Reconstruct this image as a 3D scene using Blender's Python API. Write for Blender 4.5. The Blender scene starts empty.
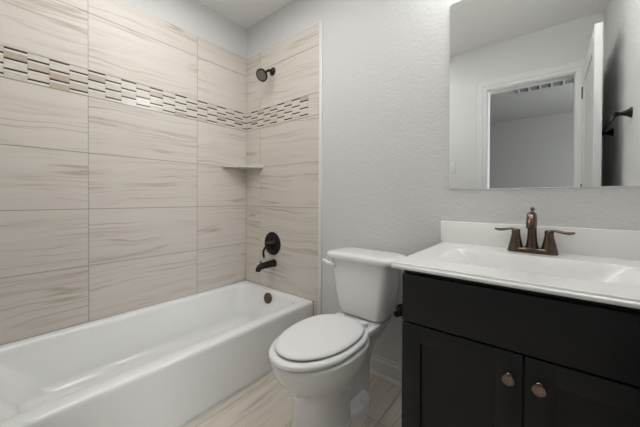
import bpy, bmesh, math, random
from mathutils import Vector, Matrix
PI = math.pi
SC = bpy.context.scene
COL = SC.collection
random.seed(7)

# ------------------------------------------------------------------ camera, world, lights, exposure
YAW, PITCH, ROLL, FPX = 0.683, -0.0076, -0.0044, 283.42
cd = bpy.data.cameras.new('camera')
cam = bpy.data.objects.new('camera', cd); COL.objects.link(cam)
cd.sensor_width = 36.0; cd.sensor_fit = 'HORIZONTAL'
cd.lens = FPX / 640 * 36.0
cd.shift_y = -(213.5 - 200.67) / 640
cd.clip_start = 0.02
cam.matrix_world = (Matrix.Translation((2.011, -1.474, 1.012)) @ Matrix.Rotation(YAW, 4, 'Z')
                    @ Matrix.Rotation(PI / 2 + PITCH, 4, 'X') @ Matrix.Rotation(-ROLL, 4, 'Z'))
SC.camera = cam

w = bpy.data.worlds.new('world'); SC.world = w; w.use_nodes = True
w.node_tree.nodes['Background'].inputs[0].default_value = (0.8, 0.85, 0.9, 1)
w.node_tree.nodes['Background'].inputs[1].default_value = 0.05

BULB = 38.0
FILL_GLOW = 5.6
PX, PY, PW, PL = .76, -.86, .40, .38   # centre and half sizes of the glowing fill panel added on the ceiling
vs = SC.view_settings
SC.display_settings.display_device = 'sRGB'
vs.view_transform = 'Standard'; vs.look = 'None'; vs.gamma = 1.0; vs.use_curve_mapping = False
vs.exposure = 0.26

# added fill in the bedroom, shining in through the doorway; no window modelled
ld = bpy.data.lights.new('doorway_fill', 'AREA'); ld.shape = 'RECTANGLE'; ld.size = 1.5; ld.size_y = 1.5
ld.energy = 82.0; ld.color = (0.93, 0.97, 1.0)
lo = bpy.data.objects.new('doorway_fill', ld); COL.objects.link(lo)
lo.location = (4.17, -2.75, 1.45); lo.rotation_euler = (0, PI / 2, 0)

# ------------------------------------------------------------------ materials
def new_mat(name):
    m = bpy.data.materials.new(name); m.use_nodes = True
    nt = m.node_tree; nt.nodes.clear()
    o = nt.nodes.new('ShaderNodeOutputMaterial'); b = nt.nodes.new('ShaderNodeBsdfPrincipled')
    nt.links.new(b.outputs[0], o.inputs[0])
    return m, nt, b
def N(nt, t, **kw):
    n = nt.nodes.new(t)
    for k, v in kw.items():
        if hasattr(n, k): setattr(n, k, v)
        else: n.inputs[k].default_value = v
    return n
def math_n(nt, op, a, b=None, clamp=False):
    n = nt.nodes.new('ShaderNodeMath'); n.operation = op; n.use_clamp = clamp
    for i, v in enumerate((a, b)):
        if v is None: continue
        if isinstance(v, (int, float)): n.inputs[i].default_value = v
        else: nt.links.new(v, n.inputs[i])
    return n.outputs[0]
def mixc(nt, f, a, b, blend='MIX'):
    n = nt.nodes.new('ShaderNodeMix'); n.data_type = 'RGBA'; n.blend_type = blend
    for s, v in ((n.inputs[0], f), (n.inputs[6], a), (n.inputs[7], b)):
        if isinstance(v, (int, float)): s.default_value = v
        elif isinstance(v, tuple): s.default_value = v if len(v) == 4 else (*v, 1)
        else: nt.links.new(v, s)
    return n.outputs[2]
def plain(name, col, rough=.5, metal=0.0, noise=0.0, nscale=8.0, bump=0.0, bscale=200.0, coat=0.0, spec=None):
    m, nt, b = new_mat(name)
    b.inputs['Base Color'].default_value = (*col, 1); b.inputs['Roughness'].default_value = rough
    b.inputs['Metallic'].default_value = metal
    if coat: b.inputs['Coat Weight'].default_value = coat; b.inputs['Coat Roughness'].default_value = .08
    if spec is not None: b.inputs['Specular IOR Level'].default_value = spec
    tc = N(nt, 'ShaderNodeTexCoord')
    if noise:
        n = N(nt, 'ShaderNodeTexNoise'); n.inputs['Scale'].default_value = nscale; n.inputs['Detail'].default_value = 4
        nt.links.new(tc.outputs['Object'], n.inputs['Vector'])
        d = tuple(max(0, c * (1 - noise)) for c in col); l = tuple(min(1, c * (1 + noise)) for c in col)
        nt.links.new(mixc(nt, n.outputs['Fac'], d, l), b.inputs['Base Color'])
    if bump:
        n2 = N(nt, 'ShaderNodeTexNoise'); n2.inputs['Scale'].default_value = bscale; n2.inputs['Detail'].default_value = 3
        nt.links.new(tc.outputs['Object'], n2.inputs['Vector'])
        bp = N(nt, 'ShaderNodeBump'); bp.inputs['Strength'].default_value = bump; bp.inputs['Distance'].default_value = .002
        nt.links.new(n2.outputs['Fac'], bp.inputs['Height']); nt.links.new(bp.outputs[0], b.inputs['Normal'])
    return m
def wall_paint(name, col, strength=.5):
    m, nt, b = new_mat(name)
    tc = N(nt, 'ShaderNodeTexCoord')
    n = N(nt, 'ShaderNodeTexNoise'); n.inputs['Scale'].default_value = 62; n.inputs['Detail'].default_value = 3
    n.inputs['Distortion'].default_value = .6
    nt.links.new(tc.outputs['Object'], n.inputs['Vector'])
    r = N(nt, 'ShaderNodeValToRGB'); r.color_ramp.elements[0].position = .42; r.color_ramp.elements[1].position = .62
    nt.links.new(n.outputs['Fac'], r.inputs[0])
    n3 = N(nt, 'ShaderNodeTexNoise'); n3.inputs['Scale'].default_value = 190; n3.inputs['Detail'].default_value = 2
    nt.links.new(tc.outputs['Object'], n3.inputs['Vector'])
    h = math_n(nt, 'ADD', r.outputs[0], math_n(nt, 'MULTIPLY', n3.outputs['Fac'], .5))
    bp = N(nt, 'ShaderNodeBump'); bp.inputs['Strength'].default_value = strength; bp.inputs['Distance'].default_value = .0016
    nt.links.new(h, bp.inputs['Height']); nt.links.new(bp.outputs[0], b.inputs['Normal'])
    n2 = N(nt, 'ShaderNodeTexNoise'); n2.inputs['Scale'].default_value = 3
    nt.links.new(tc.outputs['Object'], n2.inputs['Vector'])
    nt.links.new(mixc(nt, n2.outputs['Fac'], tuple(c * .98 for c in col), tuple(c * 1.02 for c in col)), b.inputs['Base Color'])
    b.inputs['Roughness'].default_value = .62
    return m
def stone_tile(name, light, mid, dark, run, across, rough=.35, contrast=1.0, warp_amt=.075):
    """veined porcelain; run = direction (vector) the veins follow, across = direction across them"""
    m, nt, b = new_mat(name)
    tc = N(nt, 'ShaderNodeTexCoord')
    at = N(nt, 'ShaderNodeAttribute'); at.attribute_name = 'tile_id'
    def dot(v):
        n = nt.nodes.new('ShaderNodeVectorMath'); n.operation = 'DOT_PRODUCT'
        nt.links.new(tc.outputs['Object'], n.inputs[0]); n.inputs[1].default_value = v
        return n.outputs['Value']
    u, v = dot(run), dot(across); tid = at.outputs['Fac']
    def vec(a, bb, c):
        n = nt.nodes.new('ShaderNodeCombineXYZ')
        for s, q in zip(n.inputs, (a, bb, c)):
            if isinstance(q, (int, float)): s.default_value = q
            else: nt.links.new(q, s)
        return n.outputs[0]
    def noise(vv, detail=3, rough_=.5):
        n = N(nt, 'ShaderNodeTexNoise'); n.inputs['Scale'].default_value = 1; n.inputs['Detail'].default_value = detail
        n.inputs['Roughness'].default_value = rough_
        nt.links.new(vv, n.inputs['Vector']); return n.outputs['Fac']
    tz = math_n(nt, 'MULTIPLY', tid, 17.3)
    warp = noise(vec(math_n(nt, 'MULTIPLY', u, 2.6), math_n(nt, 'MULTIPLY', v, 5.0), tz), 2)
    vw = math_n(nt, 'ADD', v, math_n(nt, 'MULTIPLY', warp, warp_amt))
    vw = math_n(nt, 'ADD', vw, math_n(nt, 'MULTIPLY', u, .03))
    # broad soft bands
    band = noise(vec(math_n(nt, 'MULTIPLY', u, .4), math_n(nt, 'MULTIPLY', vw, 20), tz), 4, .6)
    # thin veins: a ridge of a noise field, broken up along their run
    f1 = noise(vec(math_n(nt, 'MULTIPLY', u, .45), math_n(nt, 'MULTIPLY', vw, 14), math_n(nt, 'ADD', tz, 5)), 2)
    ridge = math_n(nt, 'SUBTRACT', 1.0, math_n(nt, 'MULTIPLY', math_n(nt, 'ABSOLUTE', math_n(nt, 'SUBTRACT', f1, .5)), 40), True)
    f2 = noise(vec(math_n(nt, 'MULTIPLY', u, .5), math_n(nt, 'MULTIPLY', vw, 27), math_n(nt, 'ADD', tz, 9)), 2)
    ridge2 = math_n(nt, 'SUBTRACT', 1.0, math_n(nt, 'MULTIPLY', math_n(nt, 'ABSOLUTE', math_n(nt, 'SUBTRACT', f2, .47)), 44), True)
    gate = noise(vec(math_n(nt, 'MULTIPLY', u, 2.5), math_n(nt, 'MULTIPLY', v, 6), math_n(nt, 'ADD', tz, 2)), 2)
    gate = math_n(nt, 'MULTIPLY', math_n(nt, 'SUBTRACT', gate, .36), 4.5, True)
    vein = math_n(nt, 'MULTIPLY', math_n(nt, 'MAXIMUM', ridge, math_n(nt, 'MULTIPLY', ridge2, .6)), gate)
    r = N(nt, 'ShaderNodeValToRGB'); r.color_ramp.elements[0].position = .38; r.color_ramp.elements[1].position = .68
    nt.links.new(band, r.inputs[0])
    c = mixc(nt, math_n(nt, 'MULTIPLY', r.outputs[0], .40 * contrast), light, mid)
    c = mixc(nt, math_n(nt, 'MULTIPLY', vein, .70 * contrast), c, dark)
    nt.links.new(c, b.inputs['Base Color'])
    b.inputs['Roughness'].default_value = rough
    return m
def emis(name, col, s):
    m = bpy.data.materials.new(name); m.use_nodes = True; nt = m.node_tree; nt.nodes.clear()
    o = nt.nodes.new('ShaderNodeOutputMaterial'); e = nt.nodes.new('ShaderNodeEmission')
    e.inputs[0].default_value = (*col, 1); e.inputs[1].default_value = s
    nt.links.new(e.outputs[0], o.inputs[0]); return m

M = {}
M['wall'] = wall_paint('grey_wall_paint', (.67, .67, .655), .42)
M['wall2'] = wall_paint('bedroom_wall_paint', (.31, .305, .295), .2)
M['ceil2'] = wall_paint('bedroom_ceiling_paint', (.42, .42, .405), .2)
M['ceil'] = wall_paint('ceiling_paint', (.86, .86, .845), .25)
M['tile'] = stone_tile('veined_wall_tile', (.68, .625, .565), (.615, .555, .495), (.45, .385, .32), (1, -1, 0), (0, 0, 1), .48, 1.35)
M['ftile'] = stone_tile('veined_floor_tile', (.70, .635, .55), (.56, .495, .415), (.36, .30, .24), (0, 1, 0), (1, 0, 0), .4, 1.1, .08)
M['grout'] = plain('grout', (.36, .325, .29), .9, noise=.08, nscale=60)
M['fgrout'] = plain('floor_grout', (.25, .21, .18), .9, noise=.1, nscale=60)
M['trimw'] = plain('white_trim_paint', (.70, .70, .69), .35, noise=.01)
M['edge'] = plain('satin_edge_trim', (.78, .77, .75), .3, noise=.02)
M['tub'] = plain('white_acrylic', (.86, .865, .85), .10, noise=.01, coat=.4)
M['cer'] = plain('white_ceramic', (.86, .86, .85), .1, noise=.01, coat=.5)
M['seat'] = plain('white_seat_plastic', (.85, .85, .84), .2, noise=.01)
M['marble'] = plain('cultured_marble', (.88, .875, .85), .18, noise=.015, nscale=5, coat=.3)
M['bronze'] = plain('oil_rubbed_bronze', (.030, .026, .024), .3, .8, noise=.3, nscale=30)
M['bronzeb'] = plain('brushed_brown_bronze', (.125, .088, .068), .27, .95, noise=.3, nscale=40)
M['knob'] = plain('aged_copper_knob', (.24, .17, .13), .24, .9, noise=.15, nscale=60)
M['nozzle'] = plain('shower_nozzle_plate', (.20, .18, .165), .5, .2, noise=.1)
M['cab'] = plain('black_cabinet_paint', (.0085, .0085, .009), .36, noise=.25, nscale=12, bump=.1, bscale=90, spec=.35)
M['carpet'] = plain('bedroom_carpet', (.30, .27, .24), .95, noise=.1, nscale=80)
M['dark'] = plain('dark_gap', (.01, .01, .01), .8)
M['vent'] = plain('vent_white', (.42, .42, .42), .5)
M['ventd'] = plain('vent_shadow_filter', (.17, .17, .17), .8)
M['caulk'] = plain('white_caulk', (.7, .7, .68), .5)
M['globe'] = emis('lit_glass_globe', (1.0, 1.0, 1.0), BULB)
M['fill_panel'] = emis('added_fill_glow', (1.0, 1.0, 1.0), FILL_GLOW)
# mirror
m, nt, b = new_mat('silvered_mirror'); b.inputs['Base Color'].default_value = (.86, .87, .86, 1)
b.inputs['Metallic'].default_value = 1; b.inputs['Roughness'].default_value = .0; M['mirror'] = m
# mosaic: colour from a per-face attribute
m, nt, b = new_mat('mosaic_pieces')
a1 = N(nt, 'ShaderNodeAttribute'); a1.attribute_name = 'piece_tone'
tc = N(nt, 'ShaderNodeTexCoord'); nz = N(nt, 'ShaderNodeTexNoise'); nz.inputs['Scale'].default_value = 55; nz.inputs['Detail'].default_value = 4
nt.links.new(tc.outputs['Object'], nz.inputs['Vector'])
rp = N(nt, 'ShaderNodeValToRGB'); cr = rp.color_ramp; cr.interpolation = 'CONSTANT'
cr.elements[0].position = 0; cr.elements[0].color = (.075, .055, .045, 1)
cr.elements[1].position = .1; cr.elements[1].color = (.86, .83, .77, 1)
for p_, c_ in ((.2, (.70, .635, .55, 1)), (.45, (.76, .71, .635, 1)), (.7, (.64, .57, .48, 1)), (.85, (.56, .48, .39, 1))):
    e = cr.elements.new(p_); e.color = c_
nt.links.new(a1.outputs['Fac'], rp.inputs[0])
nt.links.new(mixc(nt, math_n(nt, 'MULTIPLY', nz.outputs['Fac'], .35), rp.outputs[0], (.4, .35, .3), 'MULTIPLY'), b.inputs['Base Color'])
b.inputs['Roughness'].default_value = .22; M['mosaic'] = m

# ------------------------------------------------------------------ mesh helpers
ORG = {}
def BM(): return bmesh.new()
def obj(name, bm, mat, parent=None, smooth=35, kind=None):
    """links the mesh (given in room coordinates) as one object"""
    me = bpy.data.meshes.new(name)
    off = ORG.get(parent.name, Vector((0, 0, 0))) if parent else Vector((0, 0, 0))
    bmesh.ops.recalc_face_normals(bm, faces=bm.faces)
    bmesh.ops.translate(bm, verts=bm.verts, vec=-off)
    if smooth:
        for f in bm.faces: f.smooth = True
        for e in bm.edges:
            if len(e.link_faces) == 2 and e.calc_face_angle(0) > math.radians(smooth): e.smooth = False
    bm.to_mesh(me); bm.free()
    me.materials.append(M[mat] if isinstance(mat, str) else mat)
    o = bpy.data.objects.new(name, me); COL.objects.link(o)
    if parent: o.parent = parent; ORG[o.name] = off
    if kind: o['kind'] = kind
    return o
def tag(o, label, cat, group=None):
    o['label'] = label; o['category'] = cat
    if group: o['group'] = group
    return o
def thing(name, label, cat, loc, group=None):
    o = bpy.data.objects.new(name, None); COL.objects.link(o); o.location = loc; o.empty_display_size = .05
    ORG[o.name] = Vector(loc); return tag(o, label, cat, group)
def box(bm, x0, x1, y0, y1, z0, z1, bev=0, seg=2):
    r = bmesh.ops.create_cube(bm, size=1)
    vv = r['verts']
    for v in vv: v.co = Vector(((x0 + x1) / 2 + v.co.x * (x1 - x0), (y0 + y1) / 2 + v.co.y * (y1 - y0), (z0 + z1) / 2 + v.co.z * (z1 - z0)))
    if bev:
        es = list({e for v in vv for e in v.link_edges})
        bmesh.ops.bevel(bm, geom=es, offset=bev, segments=seg, affect='EDGES', profile=.5)
def loft(bm, rings, cap0=True, cap1=True, closed=True):
    vr = [[bm.verts.new(p) for p in r] for r in rings]
    n = len(vr[0])
    for a, b_ in zip(vr, vr[1:]):
        for i in range(n if closed else n - 1):
            j = (i + 1) % n
            bm.faces.new((a[i], a[j], b_[j], b_[i]))
    if cap0: bm.faces.new(vr[0])
    if cap1: bm.faces.new(list(reversed(vr[-1])))
    return vr
def frame(axis):
    a = Vector(axis).normalized(); t = Vector((0, 0, 1)) if abs(a.z) < .9 else Vector((1, 0, 0))
    u = a.cross(t).normalized(); return a, u, a.cross(u).normalized()
def lathe(bm, prof, org, axis=(0, 0, 1), n=32, sx=1, sy=1):
    """prof: list of (radius, distance along the axis)"""
    a, u, v = frame(axis); o = Vector(org)
    rings = [[o + a * h + (u * math.cos(2 * PI * i / n) * sx + v * math.sin(2 * PI * i / n) * sy) * max(r, 1e-4) for i in range(n)] for r, h in prof]
    loft(bm, rings)
def tube(bm, pts, rad, n=16, sq=None):
    """sweeps a round (or flattened: sq = list of (width, height) factors) section along pts"""
    pts = [Vector(p) for p in pts]
    if not isinstance(rad, (list, tuple)): rad = [rad] * len(pts)
    rings = []; up = None
    for i, p in enumerate(pts):
        d = (pts[min(i + 1, len(pts) - 1)] - pts[max(i - 1, 0)]).normalized()
        if up is None:
            up = Vector((0, 0, 1)) if abs(d.z) < .9 else Vector((0, 1, 0))
        up = (up - d * up.dot(d)).normalized(); s = d.cross(up)
        fw, fh = sq[i] if sq else (1, 1)
        rings.append([p + (s * math.cos(2 * PI * k / n) * fw + up * math.sin(2 * PI * k / n) * fh) * rad[i] for k in range(n)])
    loft(bm, rings)
def curve(ctrl, n=8):
    """Catmull-Rom through control tuples of any length"""
    c = [tuple(2 * a - b for a, b in zip(ctrl[0], ctrl[1]))] + list(ctrl) + [tuple(2 * a - b for a, b in zip(ctrl[-1], ctrl[-2]))]
    out = []
    for i in range(1, len(c) - 2):
        for k in range(n):
            t = k / n
            out.append(tuple(.5 * ((2 * p1) + (-p0 + p2) * t + (2 * p0 - 5 * p1 + 4 * p2 - p3) * t * t + (-p0 + 3 * p1 - 3 * p2 + p3) * t ** 3)
                             for p0, p1, p2, p3 in zip(c[i - 1], c[i], c[i + 1], c[i + 2])))
    out.append(tuple(ctrl[-1])); return out
def rrect(x0, x1, y0, y1, r, z, n=8):
    pts = []
    r = min(r, (x1 - x0) / 2 - 1e-4, (y1 - y0) / 2 - 1e-4)
    for cx, cy, a0 in ((x1 - r, y1 - r, 0), (x0 + r, y1 - r, PI / 2), (x0 + r, y0 + r, PI), (x1 - r, y0 + r, 1.5 * PI)):
        for k in range(n + 1):
            a = a0 + PI / 2 * k / n
            pts.append(Vector((cx + r * math.cos(a), cy + r * math.sin(a), z)))
    return pts
def egg(cx, yf, yb, hw, z, wide=.42, pf=2.0, pb=2.6, n=56):
    """toilet outline: pointed front (yf, towards -y), squarer back (yb)"""
    yc = yb + (yf - yb) * wide; pts = []
    for i in range(n):
        t = 2 * PI * i / n; c, s = math.cos(t), math.sin(t)
        p = pf if s < 0 else pb
        x = math.copysign(abs(c) ** (2 / p), c) * hw
        y = yc + (abs(s) ** (2 / p)) * ((yf - yc) if s < 0 else (yb - yc))
        pts.append(Vector((cx + x, y, z)))
    return pts

# ------------------------------------------------------------------ room
H = 2.454; XR = 2.32; YD = -1.575; TW = .115
def struct(name, boxes, mat, parent=None):
    bm = BM()
    for bx_ in boxes: box(bm, *bx_)
    return obj(name, bm, mat, parent, smooth=0, kind='structure')
ZR = [.311, .629, .948, 1.262, 1.578, 1.728, 2.045, 2.197]
wl = struct('wall_left', [(-.11, -.01, YD - TW, .11, 0, H)], 'wall')
wb = struct('wall_back', [(-.01, XR + .1, .01, .11, 0, H)], 'wall')
wr = struct('wall_right', [(XR, XR + .1, YD - TW, .01, 0, H)], 'wall')
DX0, DX1, DZ = 1.537, 2.165, 2.035
wf = struct('wall_front', [(-.01, DX0, YD - TW, YD, 0, H), (DX1, XR, YD - TW, YD, 0, H), (DX0, DX1, YD - TW, YD, DZ, H)], 'wall')
struct('ceiling', [(-.11, XR + .1, YD - TW, .11, H, H + .08)], 'ceil')
# bedroom beyond the doorway
BY = -4.76
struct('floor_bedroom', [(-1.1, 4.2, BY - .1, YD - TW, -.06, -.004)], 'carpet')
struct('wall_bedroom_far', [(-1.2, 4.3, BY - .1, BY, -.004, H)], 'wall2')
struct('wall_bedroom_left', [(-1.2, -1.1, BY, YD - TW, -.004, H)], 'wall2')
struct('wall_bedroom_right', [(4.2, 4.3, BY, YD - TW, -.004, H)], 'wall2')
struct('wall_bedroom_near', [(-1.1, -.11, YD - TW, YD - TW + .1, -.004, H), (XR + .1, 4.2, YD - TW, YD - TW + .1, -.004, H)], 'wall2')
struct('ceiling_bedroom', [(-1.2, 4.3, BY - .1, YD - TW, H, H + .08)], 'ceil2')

# tiles
def tiles(cells, axis, name, mat, parent, t=.008, gap=.0028, front=0.0):
    """cells: (a0, a1, b0, b1); axis 'x' = panel in the plane x=front (a runs along -y), 'y' = plane y=front, 'z' = floor"""
    bm = BM(); ids = []
    g = gap / 2
    for (a0, a1, b0, b1) in cells:
        h_ = g * (1 if axis == 'z' else 1.5)
        a0 += g; a1 -= g; b0 += h_; b1 -= h_
        n0 = len(bm.faces)
        if axis == 'x': box(bm, front - t, front, -a1, -a0, b0, b1)
        elif axis == 'y': box(bm, a0, a1, front, front + t, b0, b1)
        else: box(bm, a0, a1, b0, b1, front - t, front)
        r = random.random() * 10
        ids += [r] * (len(bm.faces) - n0)
    o = obj(name, bm, mat, parent, smooth=0)
    at = o.data.attributes.new('tile_id', 'FLOAT', 'FACE')
    at.data.foreach_set('value', ids)
    return o
def mosaic(axis, cols, parent):
    """cols: list of (a0, a1, dark_on_top)"""
    bm = BM(); tone = []
    zb, zt = ZR[4] + .0015, ZR[5] - .0015; U = (zt - zb) / 3
    def piece(a0, a1, z0, z1, v):
        z0 = max(z0, zb); z1 = min(z1, zt)
        if z1 - z0 < .002: return
        n0 = len(bm.faces); g = .0006
        if axis == 'x': box(bm, -.008, .0004, -a1 + g, -a0 - g, z0 + g, z1 - g)
        else: box(bm, a0 + g, a1 - g, -.0004, .008, z0 + g, z1 - g)
        tone.extend([v] * (len(bm.faces) - n0))
    for a0, a1, top in cols:
        off = 0 if top else U * .55
        for k in range(-1, 4):
            zz = zt - off - k * U
            piece(a0, a1, zz - .0085, zz, .05)
            piece(a0, a1, zz - .019, zz - .0085, .15)
            piece(a0, a1, zz - U, zz - .019, random.choice((.3, .3, .5, .5, .5, .75, .9)))
    o = obj('mosaic_band', bm, 'mosaic', parent, smooth=0)
    at = o.data.attributes.new('piece_tone', 'FLOAT', 'FACE'); at.data.foreach_set('value', tone)
    o['label'] = 'staggered band of cream and tan mosaic pieces with thin dark liners'
    return o
YE = -YD
ys = [0, .43, 1.061, YE]
cells = [(a, b_, z0, z1) for a, b_ in zip(ys, ys[1:]) for i, (z0, z1) in enumerate(zip(ZR, ZR[1:])) if i != 4]
tiles(cells, 'x', 'wall_tile', 'tile', wl)
g = BM(); box(g, -.0099, -.0016, YD, 0, .30, 2.1965); obj('grout', g, 'grout', wl, 0)
P = .0789; cols = []; k = -6
while .43 + k * P < YE:
    a0, a1 = max(.43 + k * P, 0.0), min(.43 + (k + 1) * P, YE)
    if a1 - a0 > .004: cols.append((a0, a1, k % 2 == 1))
    k += 1
mosaic('x', cols, wl)
xs = [0, .188, .7985]
cells = [(a, b_, z0, z1) for a, b_ in zip(xs, xs[1:]) for i, (z0, z1) in enumerate(zip(ZR, ZR[1:])) if i != 4]
cells += [(-.009 + 9 * P, .7985, ZR[4], ZR[5]), (.7605, .7985, 0, .311)]
tiles(cells, 'y', 'wall_tile', 'tile', wb)
g = BM(); box(g, 0, .798, .0016, .0099, 0, 2.1965); obj('grout', g, 'grout', wb, 0)
mosaic('y', [(max(0, -.009 + i * P), -.009 + (i + 1) * P, i % 2 == 1) for i in range(9)], wb)
g = BM(); box(g, .7987, .8225, -.0015, .0099, 0, 2.203, .0012); box(g, 0, .7987, .0005, .0099, 2.1966, 2.2025)
obj('edge_trim', g, 'edge', wb)['label'] = 'thin off-white metal strip along the tile edge'
# floor
fl = struct('floor', [(-.01, XR, YD - TW, .01, -.06, -.0012)], 'fgrout')
fx = [.0, .498, .803, 1.108, 1.413, 1.718, 2.023, XR]
fy = [YD - TW, -1.535, -.925, -.315, .01]
tiles([(a, b_, c, d) for a, b_ in zip(fx, fx[1:]) for c, d in zip(fy, fy[1:])], 'z', 'floor_tile', 'ftile', fl, gap=.003, front=0.0)

# baseboards with a stepped, rounded profile
def baseboard(name, p0, p1, nrm, parent=None, h=.105):
    p0, p1, nrm = Vector(p0), Vector(p1), Vector(nrm)
    prof = [(0, 0), (.014, 0), (.014, h - .03), (.0125, h - .022), (.009, h - .018), (.009, h - .010), (.006, h - .002), (.003, h), (0, h)]
    bm = BM()
    loft(bm, [[p + nrm * d + Vector((0, 0, z)) for d, z in prof] for p in (p0, p1)])
    # quarter round shoe along the floor
    q = [(.014, 0)] + [(.014 + .012 * math.cos(a), .015 * math.sin(a)) for a in [PI / 2 * i / 5 for i in range(6)]]
    loft(bm, [[p + nrm * d + Vector((0, 0, z)) for d, z in q] for p in (p0, p1)])
    o = obj(name, bm, 'trimw', parent, 30, kind='structure'); return o
baseboard('baseboard_back', (.823, .01, 0), (1.64, .01, 0), (0, -1, 0))
baseboard('baseboard_right', (XR, YD, 0), (XR, -.58, 0), (-1, 0, 0))
baseboard('baseboard_front', (.80, YD, 0), (1.446, YD, 0), (0, 1, 0))
baseboard('baseboard_bedroom', (-1.1, BY, -.004), (4.2, BY, -.004), (0, 1, 0))

# door frame: jamb lining and mitred casing (bathroom side)
bm = BM()
box(bm, DX0 - .001, DX0 + .012, YD - TW - .002, YD + .002, 0, DZ)
box(bm, DX1 - .012, DX1 + .001, YD - TW - .002, YD + .002, 0, DZ)
box(bm, DX0, DX1, YD - TW - .002, YD + .002, DZ - .012, DZ + .001)
tr = obj('trim_1', bm, 'trimw', None, 0, kind='structure')
def casing(name, side):
    yb = YD if side > 0 else YD - TW
    prof = [(.0, .0), (.0, .010), (.006, .013), (.030, .013), (.036, .0165), (.070, .0175), (.080, .0165), (.088, .011), (.088, .0)]  # (outward, thickness)
    bm = BM(); path = [(DX0 + .004, 0, -1, 0), (DX0 + .004, DZ - .004, -1, 1), (DX1 - .004, DZ - .004, 1, 1), (DX1 - .004, 0, 1, 0)]
    loft(bm, [[Vector((x + dx * d, yb + side * t, z + dz * d)) for d, t in prof] for x, z, dx, dz in path])
    return obj(name, bm, 'trimw', None, 25, kind='structure')
casing('trim_2', 1); casing('trim_3', -1)

# the open door leaf standing against the right wall
bm = BM()
X0, X1, Y0, Y1, Z1 = 2.200, 2.236, -1.552, -.800, 2.03
box(bm, X0 + .006, X1 - .006, Y0, Y1, .012, Z1)
for xa, xb in ((X0, X0 + .0065), (X1 - .0065, X1)):
    for ya, yb, za, zb in ((Y0, Y0 + .11, .012, Z1), (Y1 - .11, Y1, .012, Z1), (Y0 + .11, Y1 - .11, .012, .22), (Y0 + .11, Y1 - .11, .92, 1.05), (Y0 + .11, Y1 - .11, Z1 - .12, Z1)):
        box(bm, xa, xb, ya, yb, za, zb, .0015, 1)
door = obj('door_1', bm, 'trimw', None, 30, kind='structure')
bm = BM()
for s, xf in ((-1, X0), (1, X1)):
    lathe(bm, [(.03, 0), (.031, .004), (.026, .009), (.011, .014), (.010, .030), (.018, .036), (.026, .046), (.027, .054), (.02, .062), (0, .065)], (xf, Y1 - .065, .95), (s, 0, 0), 24)
obj('door_handle', bm, 'bronze', door)
for z in (.25, 1.05, 1.85):
    bm = BM(); lathe(bm, [(.006, -.045), (.0065, -.045), (.0065, .045), (.004, .05)], (X0 - .001, Y0 - .001, z), (0, 0, 1), 12)
    obj('hinge', bm, 'bronze', door)

# ------------------------------------------------------------------ bathtub
tub = thing('bathtub', 'long white alcove bathtub below the tiled walls', 'bathtub', (.38, YD / 2, 0))
def rr(x0, x1, y0, y1, r, z): return rrect(x0, x1, y0, y1, r, z, 10)
TZ = .311; ye = YD + .003
rings = [rr(.001, .752, ye, -.002, .003, 0.001), rr(.001, .756, ye, -.002, .003, .03), rr(.001, .758, ye, -.002, .004, .285),
         rr(.001, .7575, ye, -.002, .006, .300), rr(.001, .752, ye, -.002, .008, .3085), rr(.001, .744, ye, -.002, .01, TZ),
         rr(.040, .684, ye + .05, -.046, .075, TZ), rr(.048, .676, ye + .056, -.052, .08, TZ - .003), rr(.054, .668, ye + .064, -.058, .085, TZ - .012),
         rr(.058, .662, ye + .075, -.062, .09, TZ - .03)]
# inner walls run down, then a wide fillet to the bottom
A = (.058, .662, ye + .075, -.062, .09, TZ - .03); B = (.115, .605, ye + .22, -.115, .12, .11)
for i in range(1, 6):
    t = i / 5; rings.append(rr(*[a + (b_ - a) * t for a, b_ in zip(A, B)]))
for i in range(1, 9):
    t = i / 8 * PI / 2; k = .075 * math.sin(t) * 0 + .075 * (1 - math.cos(t)) ; dz = .06 * math.sin(t)
    rings.append(rr(B[0] + k, B[1] - k, B[2] + k * 1.4, B[3] - k, .12 - k * .3, .11 - dz))
bm = BM(); loft(bm, rings)
obj('tub_shell', bm, 'tub', tub, 50)
bm = BM(); c = Vector((.372, -.0735, .263)); ax = Vector((0, -1, .15))
lathe(bm, [(.039, -.004), (.040, .003), (.037, .008), (.028, .0095), (.025, .0075), (.010, .0075), (.009, .010), (0, .011)], c, ax, 32)
obj('overflow_plate', bm, 'bronzeb', tub)['label'] = 'round brown overflow plate on the end wall of the basin'
bm = BM(); lathe(bm, [(.033, 0), (.033, .003), (.02, .005), (.018, .009), (0, .011)], (.36, -.27, .049), (0, 0, 1), 24)
obj('drain', bm, 'bronzeb', tub)
bm = BM(); box(bm, .7585, .7635, YD + .003, -.001, .0, .006, .002, 2); obj('caulk_bead', bm, 'caulk', tub)

# ------------------------------------------------------------------ shower fittings
sh = thing('showerhead', 'small dark round shower head on a short arm high on the tiled wall', 'shower head', (.335, 0, 1.99))
bm = BM(); lathe(bm, [(.031, 0), (.032, .004), (.026, .012), (.014, .018), (.012, .022)], (.335, 0, 1.992), (0, -1, 0), 28); obj('flange', bm, 'bronze', sh)
bm = BM(); tube(bm, curve([(.335, -.005, 1.992), (.334, -.03, 1.992), (.332, -.055, 1.978), (.330, -.070, 1.960)], 6), .0098, 14)
lathe(bm, [(.012, -.008), (.0155, 0), (.0155, .008), (.011, .014)], (.330, -.070, 1.960), (.05, -.70, -.70), 20); obj('shower_arm', bm, 'bronze', sh)
bm = BM(); a = Vector((.16, -.80, -.58)).normalized(); o_ = Vector((.331, -.078, 1.950))
lathe(bm, [(.011, 0), (.014, .005), (.017, .012), (.028, .020), (.041, .028), (.047, .035), (.047, .043), (.043, .045), (.041, .0425), (0, .0425)], o_, a, 32); obj('head', bm, 'bronze', sh)
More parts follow.
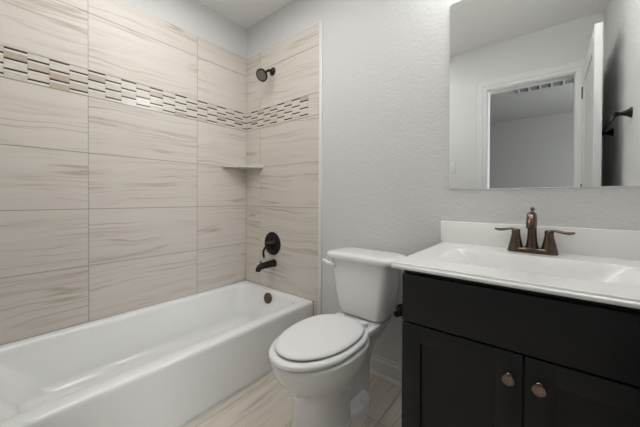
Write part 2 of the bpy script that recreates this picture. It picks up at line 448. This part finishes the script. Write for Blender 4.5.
bm = BM(); lathe(bm, [(.037, .0428), (.037, .0442), (.0, .0455)], o_, a, 32)
fa, fu, fv = frame(a)
for rr_, nn in ((.009, 6), (.019, 12), (.028, 18)):
    for i in range(nn):
        t = 2 * PI * i / nn; lathe(bm, [(.0018, 0), (.0014, .002), (0, .0025)], o_ + a * .044 + fu * math.cos(t) * rr_ + fv * math.sin(t) * rr_, a, 6)
obj('nozzle_plate', bm, 'nozzle', sh)

va = thing('shower_valve', 'round dark bronze shower valve with lever handle above the tub spout', 'shower valve', (.338, 0, .668))
bm = BM(); lathe(bm, [(.089, 0), (.090, .004), (.085, .009), (.068, .012), (.056, .0105), (.040, .011), (.036, .016)], (.340, 0, .662), (0, -1, 0), 48); obj('escutcheon', bm, 'bronze', va)
bm = BM(); lathe(bm, [(.036, 0), (.034, .012), (.026, .03), (.018, .045), (.012, .058), (.006, .064), (0, .066)], (.340, -.012, .662), (0, -1, 0), 32); obj('hub', bm, 'bronze', va)
bm = BM(); pts = curve([(.332, -.045,   .655, .009), (.318, -.062, .628, .0085), (.308, -.066, .598, .008), (.306, -.060, .568, .0095), (.306, -.056, .552, .006)], 5)
tube(bm, [p[:3] for p in pts], [p[3] for p in pts], 14); obj('lever_handle', bm, 'bronze', va)

sp = thing('tub_spout', 'dark bronze tub spout reaching out below the valve', 'tub spout', (.358, 0, .505))
bm = BM(); pts = curve([(.358, 0, .512, .028), (.357, -.03, .512, .0275), (.356, -.08, .510, .0255), (.354, -.118, .507, .0235), (.353, -.140, .500, .022), (.353, -.150, .488, .020), (.353, -.152, .474, .018)], 5)
tube(bm, [p[:3] for p in pts], [p[3] for p in pts], 24); obj('spout_body', bm, 'bronze', sp)
bm = BM(); lathe(bm, [(.031, 0), (.031, .006), (.027, .009)], (.358, 0, .512), (0, -1, 0), 28); obj('flange', bm, 'bronze', sp)
bm = BM(); lathe(bm, [(.0045, 0), (.0045, .012), (.008, .014), (.008, .020), (0, .022)], (.354, -.128, .524), (0, 0, 1), 16); obj('diverter_knob', bm, 'bronze', sp)

# corner shelf: quarter round slab of stone with the corner against both walls
bm = BM(); R = .232; rings = []
for z, ins in ((1.254, .004), (1.2565, .001), (1.2755, .001), (1.278, .004)):
    ring = [Vector((.0003, -.0003, z))]
    for i in range(25):
        a = PI / 2 * i / 24; f = 1 - .22 * math.sin(2 * a) ** 1.0
        ring.append(Vector((.0003 + (R - ins) * math.cos(a) * f, -.0003 - (R - ins) * math.sin(a) * f, z)))
    rings.append(ring)
loft(bm, rings)
M['shelf'] = plain('beige_stone', (.62, .575, .52), .35, noise=.05, nscale=14)
tag(obj('corner_shelf', bm, 'shelf'), 'small pale stone shelf fixed in the corner of the tiled walls', 'shelf')

# ------------------------------------------------------------------ toilet
CX = 1.222
to = thing('toilet', 'white two piece toilet with closed lid between bathtub and vanity', 'toilet', (CX, -.4, 0))
bm = BM()
spec = [  # z, y front, y back, half width, widest, pf, pb
    (.001, -.640, -.365, .112, .45, 2.3, 3.2), (.012, -.642, -.362, .114, .45, 2.3, 3.2), (.03, -.636, -.362, .110, .45, 2.3, 3.2),
    (.10, -.628, -.365, .107, .45, 2.3, 3.2), (.17, -.632, -.355, .109, .45, 2.3, 3.0), (.205, -.645, -.330, .118, .45, 2.2, 2.8), (.235, -.672, -.300, .138, .45, 2.1, 2.6),
    (.265, -.702, -.275, .156, .45, 2.05, 2.5), (.295, -.724, -.262, .169, .45, 2.0, 2.5), (.325, -.738, -.255, .177, .45, 2.0, 2.5), (.350, -.745, -.25, .181, .45, 2.0, 2.5),
    (.362, -.746, -.25, .182, .45, 2.0, 2.5), (.368, -.742, -.254, .178, .45, 2.0, 2.5)]
dense = curve(spec, 3)
loft(bm, [egg(CX, s[1], s[2], s[3], s[0], s[4], s[5], s[6]) for s in dense])
# rear trapway column carrying the deck
def rdr(hw, y0, y1, r, z): return rrect(CX - hw, CX + hw, y0, y1, r, z, 8)
loft(bm, [rdr(.060, -.42, -.13, .04, .001), rdr(.058, -.42, -.13, .04, .06), rdr(.062, -.42, -.13, .045, .16), rdr(.074, -.42, -.11, .045, .24),
          rdr(.100, -.40, -.07, .04, .30), rdr(.118, -.40, -.045, .035, .338), rdr(.127, -.38, -.03, .026, .352), rdr(.128, -.38, -.03, .022, .376), rdr(.124, -.375, -.034, .018, .380)])
# foot flange with the bolts
loft(bm, [rrect(CX - .123 + d, CX + .123 - d, -.420 + d, -.205 - d, .075, z, 12)
          for z, d in ((.001, 0), (.030, 0), (.042, .004), (.048, .014))])
obj('bowl', bm, 'cer', to, 60)
cap = None
for s in (-1, 1):
    bm = BM(); lathe(bm, [(.014, 0), (.014, .010), (.012, .015), (.006, .019), (0, .020)], (CX + s * .107, -.300, .048), (0, 0, 1), 20)
    obj('bolt_cap', bm, 'seat', to)
# seat ring and lid
bm = BM()
prof = [(.3745, .012), (.376, .004), (.382, 0), (.390, .001), (.3955, .007), (.397, .016)]
outer = [egg(CX, -.756 + d, -.262 - d * .5, .175 - d, z, .46, 2.0, 2.8) for z, d in prof]
inner = [egg(CX, -.756 + d, -.262 - d, .175 - d, z, .46, 2.0, 2.5) for z, d in ((.394, .060), (.386, .066), (.3745, .064))]
vr = loft(bm, outer + inner, False, False)
n = len(vr[0])
for i in range(n): bm.faces.new((vr[-1][i], vr[-1][(i + 1) % n], vr[0][(i + 1) % n], vr[0][i]))
obj('seat', bm, 'seat', to, 60)
bm = BM()
prof = [(.4005, .010), (.402, .003), (.405, 0), (.409, .001), (.413, .006), (.4155, .016), (.417, .034), (.418, .075), (.4185, .13)]
loft(bm, [egg(CX - .002, -.724 + d, -.268 - d * .8, .158 - d, z, .46, 2.0, 2.5) for z, d in prof])
for xx, yy in ((-.10, -.59), (.10, -.59), (-.115, -.40), (.115, -.40)): box(bm, CX + xx - .008, CX + xx + .008, yy - .012, yy + .012, .3965, .402)
obj('seat_lid', bm, 'seat', to, 60)
for s in (-1, 1):
    bm = BM(); box(bm, CX + s * .072 - .022, CX + s * .072 + .022, -.268, -.232, .3805, .402, .006, 3)
    obj('seat_hinge', bm, 'seat', to)
# tank
bm = BM(); TX = 1.232
def tk(hl, hr, yf, z, r): return rrect(TX - hl, TX + hr, yf, -.022, r, z, 10)
loft(bm, [tk(.105, .105, -.170, .379, .035), tk(.122, .122, -.185, .384, .04), tk(.138, .134, -.196, .400, .045), tk(.147, .143, -.203, .43, .045),
          tk(.156, .153, -.209, .50, .045), tk(.166, .164, -.214, .58, .045), tk(.176, .175, -.218, .66, .045), tk(.179, .178, -.220, .688, .045)])
obj('tank', bm, 'cer', to, 60)
bm = BM()
def tl(d, z): return rrect(1.024 + d, 1.440 - d, -.238 + d, -.014 - d * .4, .058, z, 12)
loft(bm, [tl(.012, .684), tl(.004, .686), tl(0, .691), tl(0, .704), tl(.002, .711), tl(.007, .716), tl(.016, .7195), tl(.04, .7215), tl(.09, .722)])
obj('tank_lid', bm, 'cer', to, 60)
bm = BM(); lathe(bm, [(.017, 0), (.017, .006), (.012, .012), (.010, .018)], (1.092, -.213, .652), (0, -1, 0), 20)
pts = curve([(1.094, -.230, .652, .010), (1.080, -.238, .655, .0105), (1.058, -.240, .662, .0095), (1.038, -.236, .668, .0085), (1.022, -.230, .670, .006)], 5)
tube(bm, [p[:3] for p in pts], [p[3] for p in pts], 14, [(.8, 1.15)] * len(pts)); obj('flush_lever', bm, 'seat', to)

# ------------------------------------------------------------------ vanity
VX0, VX1, VYF, VZ = 1.627, XR - .002, -.548, .781
va = thing('vanity_cabinet', 'black shaker vanity cabinet under the white sink top', 'cabinet', ((VX0 + VX1) / 2, -.27, 0))
bm = BM()
box(bm, VX0, VX0 + .016, VYF, .009, .0, VZ, .001, 1); box(bm, VX1 - .016, VX1, VYF, .009, 0, VZ)
box(bm, VX0 + .016, VX1 - .016, VYF + .06, VYF + .075, 0, .10); box(bm, VX0 + .016, VX1 - .016, VYF, .009, .10, .116)
box(bm, VX0 + .016, VX1 - .016, -.004, .009, .116, VZ)
box(bm, VX0 + .016, VX1 - .016, VYF, VYF + .018, .745, VZ); box(bm, VX0 + .016, VX1 - .016, VYF, VYF + .018, .585, .625)
box(bm, (VX0 + VX1) / 2 - .02, (VX0 + VX1) / 2 + .02, VYF, VYF + .018, .116, .60); box(bm, VX0 + .016, VX0 + .045, VYF, VYF + .018, .116, .76); box(bm, VX1 - .045, VX1 - .016, VYF, VYF + .018, .116, .76)
obj('cabinet_body', bm, 'cab', va, 30)
DF = VYF - .0195
bm = BM(); box(bm, VX0 + .002, VX1 - .010, DF, VYF - .0005, .6085, .764, .0022, 2); obj('drawer_front', bm, 'cab', va, 30)['label'] = 'plain flat false drawer front'
def shaker(x0, x1, kx):
    st = .062; bm = BM(); z0, z1 = .112, .6035
    box(bm, x0, x0 + st, DF, VYF - .0005, z0, z1, .0018, 2); box(bm, x1 - st, x1, DF, VYF - .0005, z0, z1, .0018, 2)
    box(bm, x0 + st - .001, x1 - st + .001, DF, VYF - .0005, z0, z0 + st, .0018, 2); box(bm, x0 + st - .001, x1 - st + .001, DF, VYF - .0005, z1 - st + .006, z1, .0018, 2)
    box(bm, x0 + st - .003, x1 - st + .003, DF + .009, VYF - .002, z0 + st - .003, z1 - st + .009)
    d = obj('door', bm, 'cab', va, 30)
    b2 = BM(); lathe(b2, [(.008, -.0005), (.008, .002), (.0055, .005), (.005, .012), (.0075, .016), (.0130, .0195), (.0150, .0225), (.0140, .0262), (.009, .0275), (.0085, .0265), (0, .0265)], (kx, DF, .540), (0, -1, 0), 28)
    obj('knob', b2, 'knob', d)['label'] = 'round copper coloured knob'
XM = 1.9605
shaker(VX0 + .002, XM - .0025, XM - .032); shaker(XM + .0025, VX1 - .010, XM + .032)

# sink top with integral rectangular basin
ct = thing('sink_countertop', 'white cultured marble sink top with integral basin and backsplash', 'countertop', (1.955, -.29, .782))
CX0, CX1, CYF, CYB, CZ = 1.600, XR - .001, -.587, .0095, .801
bm = BM()
NX, NY = 150, 120
bx0, bx1, by0, by1, dep = 1.700, 2.212, -.455, -.150, .115
def sm(t): t = max(0, min(1, t)); return t * t * (3 - 2 * t)
def soft(t): # ramp with short rounded ends
    t = max(0, min(1, t)); return t + .0 if .08 < t < .92 else (t * t / .16 + .04 if t <= .08 else 1 - ((1 - t) ** 2 / .16 + .04))
def depth(x, y):
    fx = min((x - bx0 + .012) / .135, (bx1 + .012 - x) / .135); fy = min((by1 - y) / .042, (y - by0) / .050)
    if fx <= 0 or fy <= 0: return 0
    f = sm(fx * .92 + .0) * dep; h = sm(fy) * dep
    k = .05; dlt = max(k - abs(f - h), 0) / k
    return max(0, min(f, h) - dlt * dlt * k * .25)
gx = [CX0 + .004 + (CX1 - CX0 - .004) * i / NX for i in range(NX + 1)]
gy = [CYF + .010 + (CYB - CYF - .010) * j / NY for j in range(NY + 1)]
vv = [[bm.verts.new((x, y, CZ - depth(x, y))) for x in gx] for y in gy]
for j in range(NY):
    for i in range(NX): bm.faces.new((vv[j][i], vv[j][i + 1], vv[j + 1][i + 1], vv[j + 1][i]))
# moulded edge: left side and front, swept profile
prof = [(0, 0), (.003, -.0012), (.0045, -.004), (.0055, -.0065), (.010, -.0078), (.0125, -.0105), (.013, -.015), (.011, -.0185), (.006, -.0195), (-.02, -.0195)]
xi, yi = CX0 + .004, CYF + .010
def ring(pt, dx, dy, sx=1.0): return [Vector((pt[0] + dx * d, pt[1] + dy * d, CZ + z)) for d, z in prof]
loft(bm, [ring((xi, CYB), -.4, 0), ring((xi, yi), -.4, -1), ring((CX1, yi), 0, -1)], False, False, closed=False)
bmesh.ops.remove_doubles(bm, verts=bm.verts, dist=.0003)
# underside of the bowl
obj('sink_top', bm, 'marble', ct, 40)
bm = BM(); box(bm, bx0 + .02, bx1 - .02, by0 + .01, by1 - .005, CZ - dep - .012, CZ - dep - .004, .003); obj('basin_underside', bm, 'marble', ct)
bm = BM(); box(bm, CX0 - .009, CX1, -.012, .0095, CZ - .002, CZ + .103, .0025, 3); obj('backsplash', bm, 'marble', ct)
bm = BM(); lathe(bm, [(.022, 0), (.022, .002), (.014, .0035), (.012, .006), (0, .007)], (1.955, -.30, CZ - dep - .0003), (0, 0, 1), 24); obj('drain', bm, 'bronzeb', ct)

# faucet
FX, FY = 1.955, -.068
fa_ = thing('faucet', 'brown bronze two handle faucet behind the vanity basin', 'faucet', (FX, FY, CZ))
bm = BM(); loft(bm, [rrect(FX - a, FX + a, FY - b_, FY + b_, b_ - .001, CZ + z, 10) for a, b_, z in ((.081, .028, .0), (.082, .029, .004), (.080, .027, .010), (.072, .0235, .0165), (.060, .018, .020))])
obj('base_plate', bm, 'bronzeb', fa_, 40)
bm = BM()
pts = curve([(FX, FY, CZ + .016, .0235), (FX, FY, CZ + .035, .0185), (FX, FY, CZ + .065, .0158), (FX, FY, CZ + .095, .0150), (FX, FY - .006, CZ + .122, .0160), (FX, FY - .026, CZ + .145, .0165),
             (FX, FY - .055, CZ + .150, .0155), (FX, FY - .082, CZ + .140, .0145), (FX, FY - .098, CZ + .118, .0150), (FX, FY - .102, CZ + .104, .0150)], 5)
tube(bm, [p[:3] for p in pts], [p[3] for p in pts], 24); obj('spout', bm, 'bronzeb', fa_, 50)
bm = BM(); lathe(bm, [(.003, 0), (.003, .034), (.005, .037), (.0075, .041), (.0075, .046), (.004, .050), (0, .051)], (FX, FY + .012, CZ + .130), (0, 0, 1), 16); obj('lift_rod', bm, 'bronzeb', fa_)
for s in (-1, 1):
    bm = BM(); hx = FX + s * .053
    lathe(bm, [(.027, .012), (.0245, .022), (.0205, .040), (.0165, .060), (.0140, .076), (.0150, .082), (.0145, .088), (.009, .092), (0, .093)], (hx, FY, CZ), (0, 0, 1), 28)
    pts = curve([(hx - s * .008, FY, CZ + .086, .007), (hx + s * .012, FY - .002, CZ + .091, .0075), (hx + s * .034, FY - .005, CZ + .088, .0095), (hx + s * .056, FY - .008, CZ + .085, .0110), (hx + s * .074, FY - .010, CZ + .088, .006)], 5)
    tube(bm, [p[:3] for p in pts], [p[3] for p in pts], 16, [(1.2, .52)] * len(pts))
    obj('handle', bm, 'bronzeb', fa_, 50)

# mirror: one frameless plate with rounded corners and a polished bevel
bm = BM(); y0 = .0095
def mr(d, y, r=.012): return [Vector((p.x, y, p.y)) for p in rrect(1.622 + d, 2.296 - d, 1.060 + d, 1.962 - d, r, 0, 6)]
loft(bm, [mr(0, y0), mr(0, .005), mr(.0015, .0036), mr(.012, .0033)])
mi = tag(obj('wall_mirror', bm, 'mirror', None, 0), 'large frameless wall mirror with rounded corners above the sink', 'mirror')

# ------------------------------------------------------------------ paper holder, towel bar
def bell_post(bm, org, axis, L=.062, s=1.0):
    lathe(bm, [(.027 * s, 0), (.0275 * s, .003), (.024 * s, .006), (.0165 * s, .016), (.0115 * s, .030), (.0095 * s, L - .014), (.0125 * s, L - .008), (.0125 * s, L + .006), (.008 * s, L + .011), (0, L + .012)], org, axis, 24)
ph = thing('toilet_paper_holder', 'empty dark bronze toilet paper holder low on the wall beside the vanity', 'paper holder', (1.49, .01, .40))
for x in (1.388, 1.545):
    bm = BM(); bell_post(bm, (x, .0098, .405), (0, -1, 0), .07, 1.25); obj('post', bm, 'bronze', ph)
bm = BM(); tube(bm, [(1.388, -.060, .405), (1.545, -.060, .405)], .0075, 14); obj('roller', bm, 'bronze', ph)
tb = thing('towel_bar', 'dark bronze towel bar on the right wall, seen in the mirror', 'towel bar', (XR, -.86, 1.447))
for y in (-.59, -1.13):
    bm = BM(); bell_post(bm, (XR - .0002, y, 1.447), (-1, 0, 0), .055); obj('post', bm, 'bronze', tb)
bm = BM(); tube(bm, [(XR - .055, -.575, 1.447), (XR - .055, -1.145, 1.447)], .0075, 14); obj('bar', bm, 'bronze', tb)

# light switch on the door wall
sw = thing('light_switch', 'white light switch plate left of the door casing in the mirror', 'light switch', (1.238, YD, 1.325))
bm = BM(); box(bm, 1.203, 1.273, YD + .0002, YD + .006, 1.268, 1.382, .002, 2); obj('plate', bm, 'trimw', sw)
bm = BM(); box(bm, 1.222, 1.254, YD + .0055, YD + .0105, 1.290, 1.360, .0015, 2); obj('rocker', bm, 'trimw', sw)

# bedroom ceiling vent
vt = thing('ceiling_vent', 'white ceiling vent with dark openings in the room beyond the doorway', 'vent', (1.95, -3.12, H))
vx0, vx1, vy0, vy1 = 1.66, 2.25, -3.20, -2.84
bm = BM(); box(bm, vx0 + .01, vx1 - .01, vy0 + .01, vy1 - .01, H - .006, H - .0005); obj('filter', bm, 'ventd', vt)
bm = BM()
for q in ((vx0, vx1, vy0, vy0 + .03), (vx0, vx1, vy1 - .03, vy1)): box(bm, *q, H - .016, H - .0004, .002, 1)
for i in range(6):
    x = vx0 + (vx1 - vx0 - .022) * i / 5; box(bm, x, x + .022, vy0 + .03, vy1 - .03, H - .016, H - .0004)
obj('grille', bm, 'vent', vt)

# ------------------------------------------------------------------ vanity lamp, added ceiling fill
vl = thing('vanity_light', 'three globe bronze vanity light above the mirror', 'wall light', (1.955, .01, 2.13))
bm = BM(); box(bm, 1.72, 2.19, -.012, .0098, 2.21, 2.28, .004); tube(bm, [(1.72, -.06, 2.245), (2.19, -.06, 2.245)], .009, 12); box(bm, 1.945, 1.965, -.06, -.01, 2.235, 2.255); obj('mount', bm, 'bronze', vl)
for x in (1.775, 1.955, 2.135):
    bm = BM(); lathe(bm, [(.012, 0), (.026, -.01), (.028, -.035), (.022, -.037)], (x, -.130, 2.250), (0, 0, 1), 20); tube(bm, [(x, -.06, 2.245), (x, -.130, 2.245)], .008, 10); s_ = obj('socket', bm, 'bronze', vl)
    bm = BM(); bmesh.ops.create_uvsphere(bm, u_segments=20, v_segments=12, radius=.048); bmesh.ops.translate(bm, verts=bm.verts, vec=(x, -.130, 2.175)); obj('globe', bm, 'globe', s_)
cl = thing('ceiling_fill_panel', 'large rectangular glowing fill panel with white frame, added flush to the ceiling', 'fill light', (PX, PY, H))  # unseen panel added for soft, bounce-like light on walls and tub
bm = BM()
for q in ((PX - PW, PX + PW, PY - PL, PY - PL + .02), (PX - PW, PX + PW, PY + PL - .02, PY + PL), (PX - PW, PX - PW + .02, PY - PL + .02, PY + PL - .02), (PX + PW - .02, PX + PW, PY - PL + .02, PY + PL - .02)):
    box(bm, *q, H - .022, H - .0004, .002, 1)
obj('frame', bm, 'trimw', cl)
bm = BM(); box(bm, PX - PW + .02, PX + PW - .02, PY - PL + .02, PY + PL - .02, H - .016, H - .0006); obj('glow_sheet', bm, 'fill_panel', cl, 0)
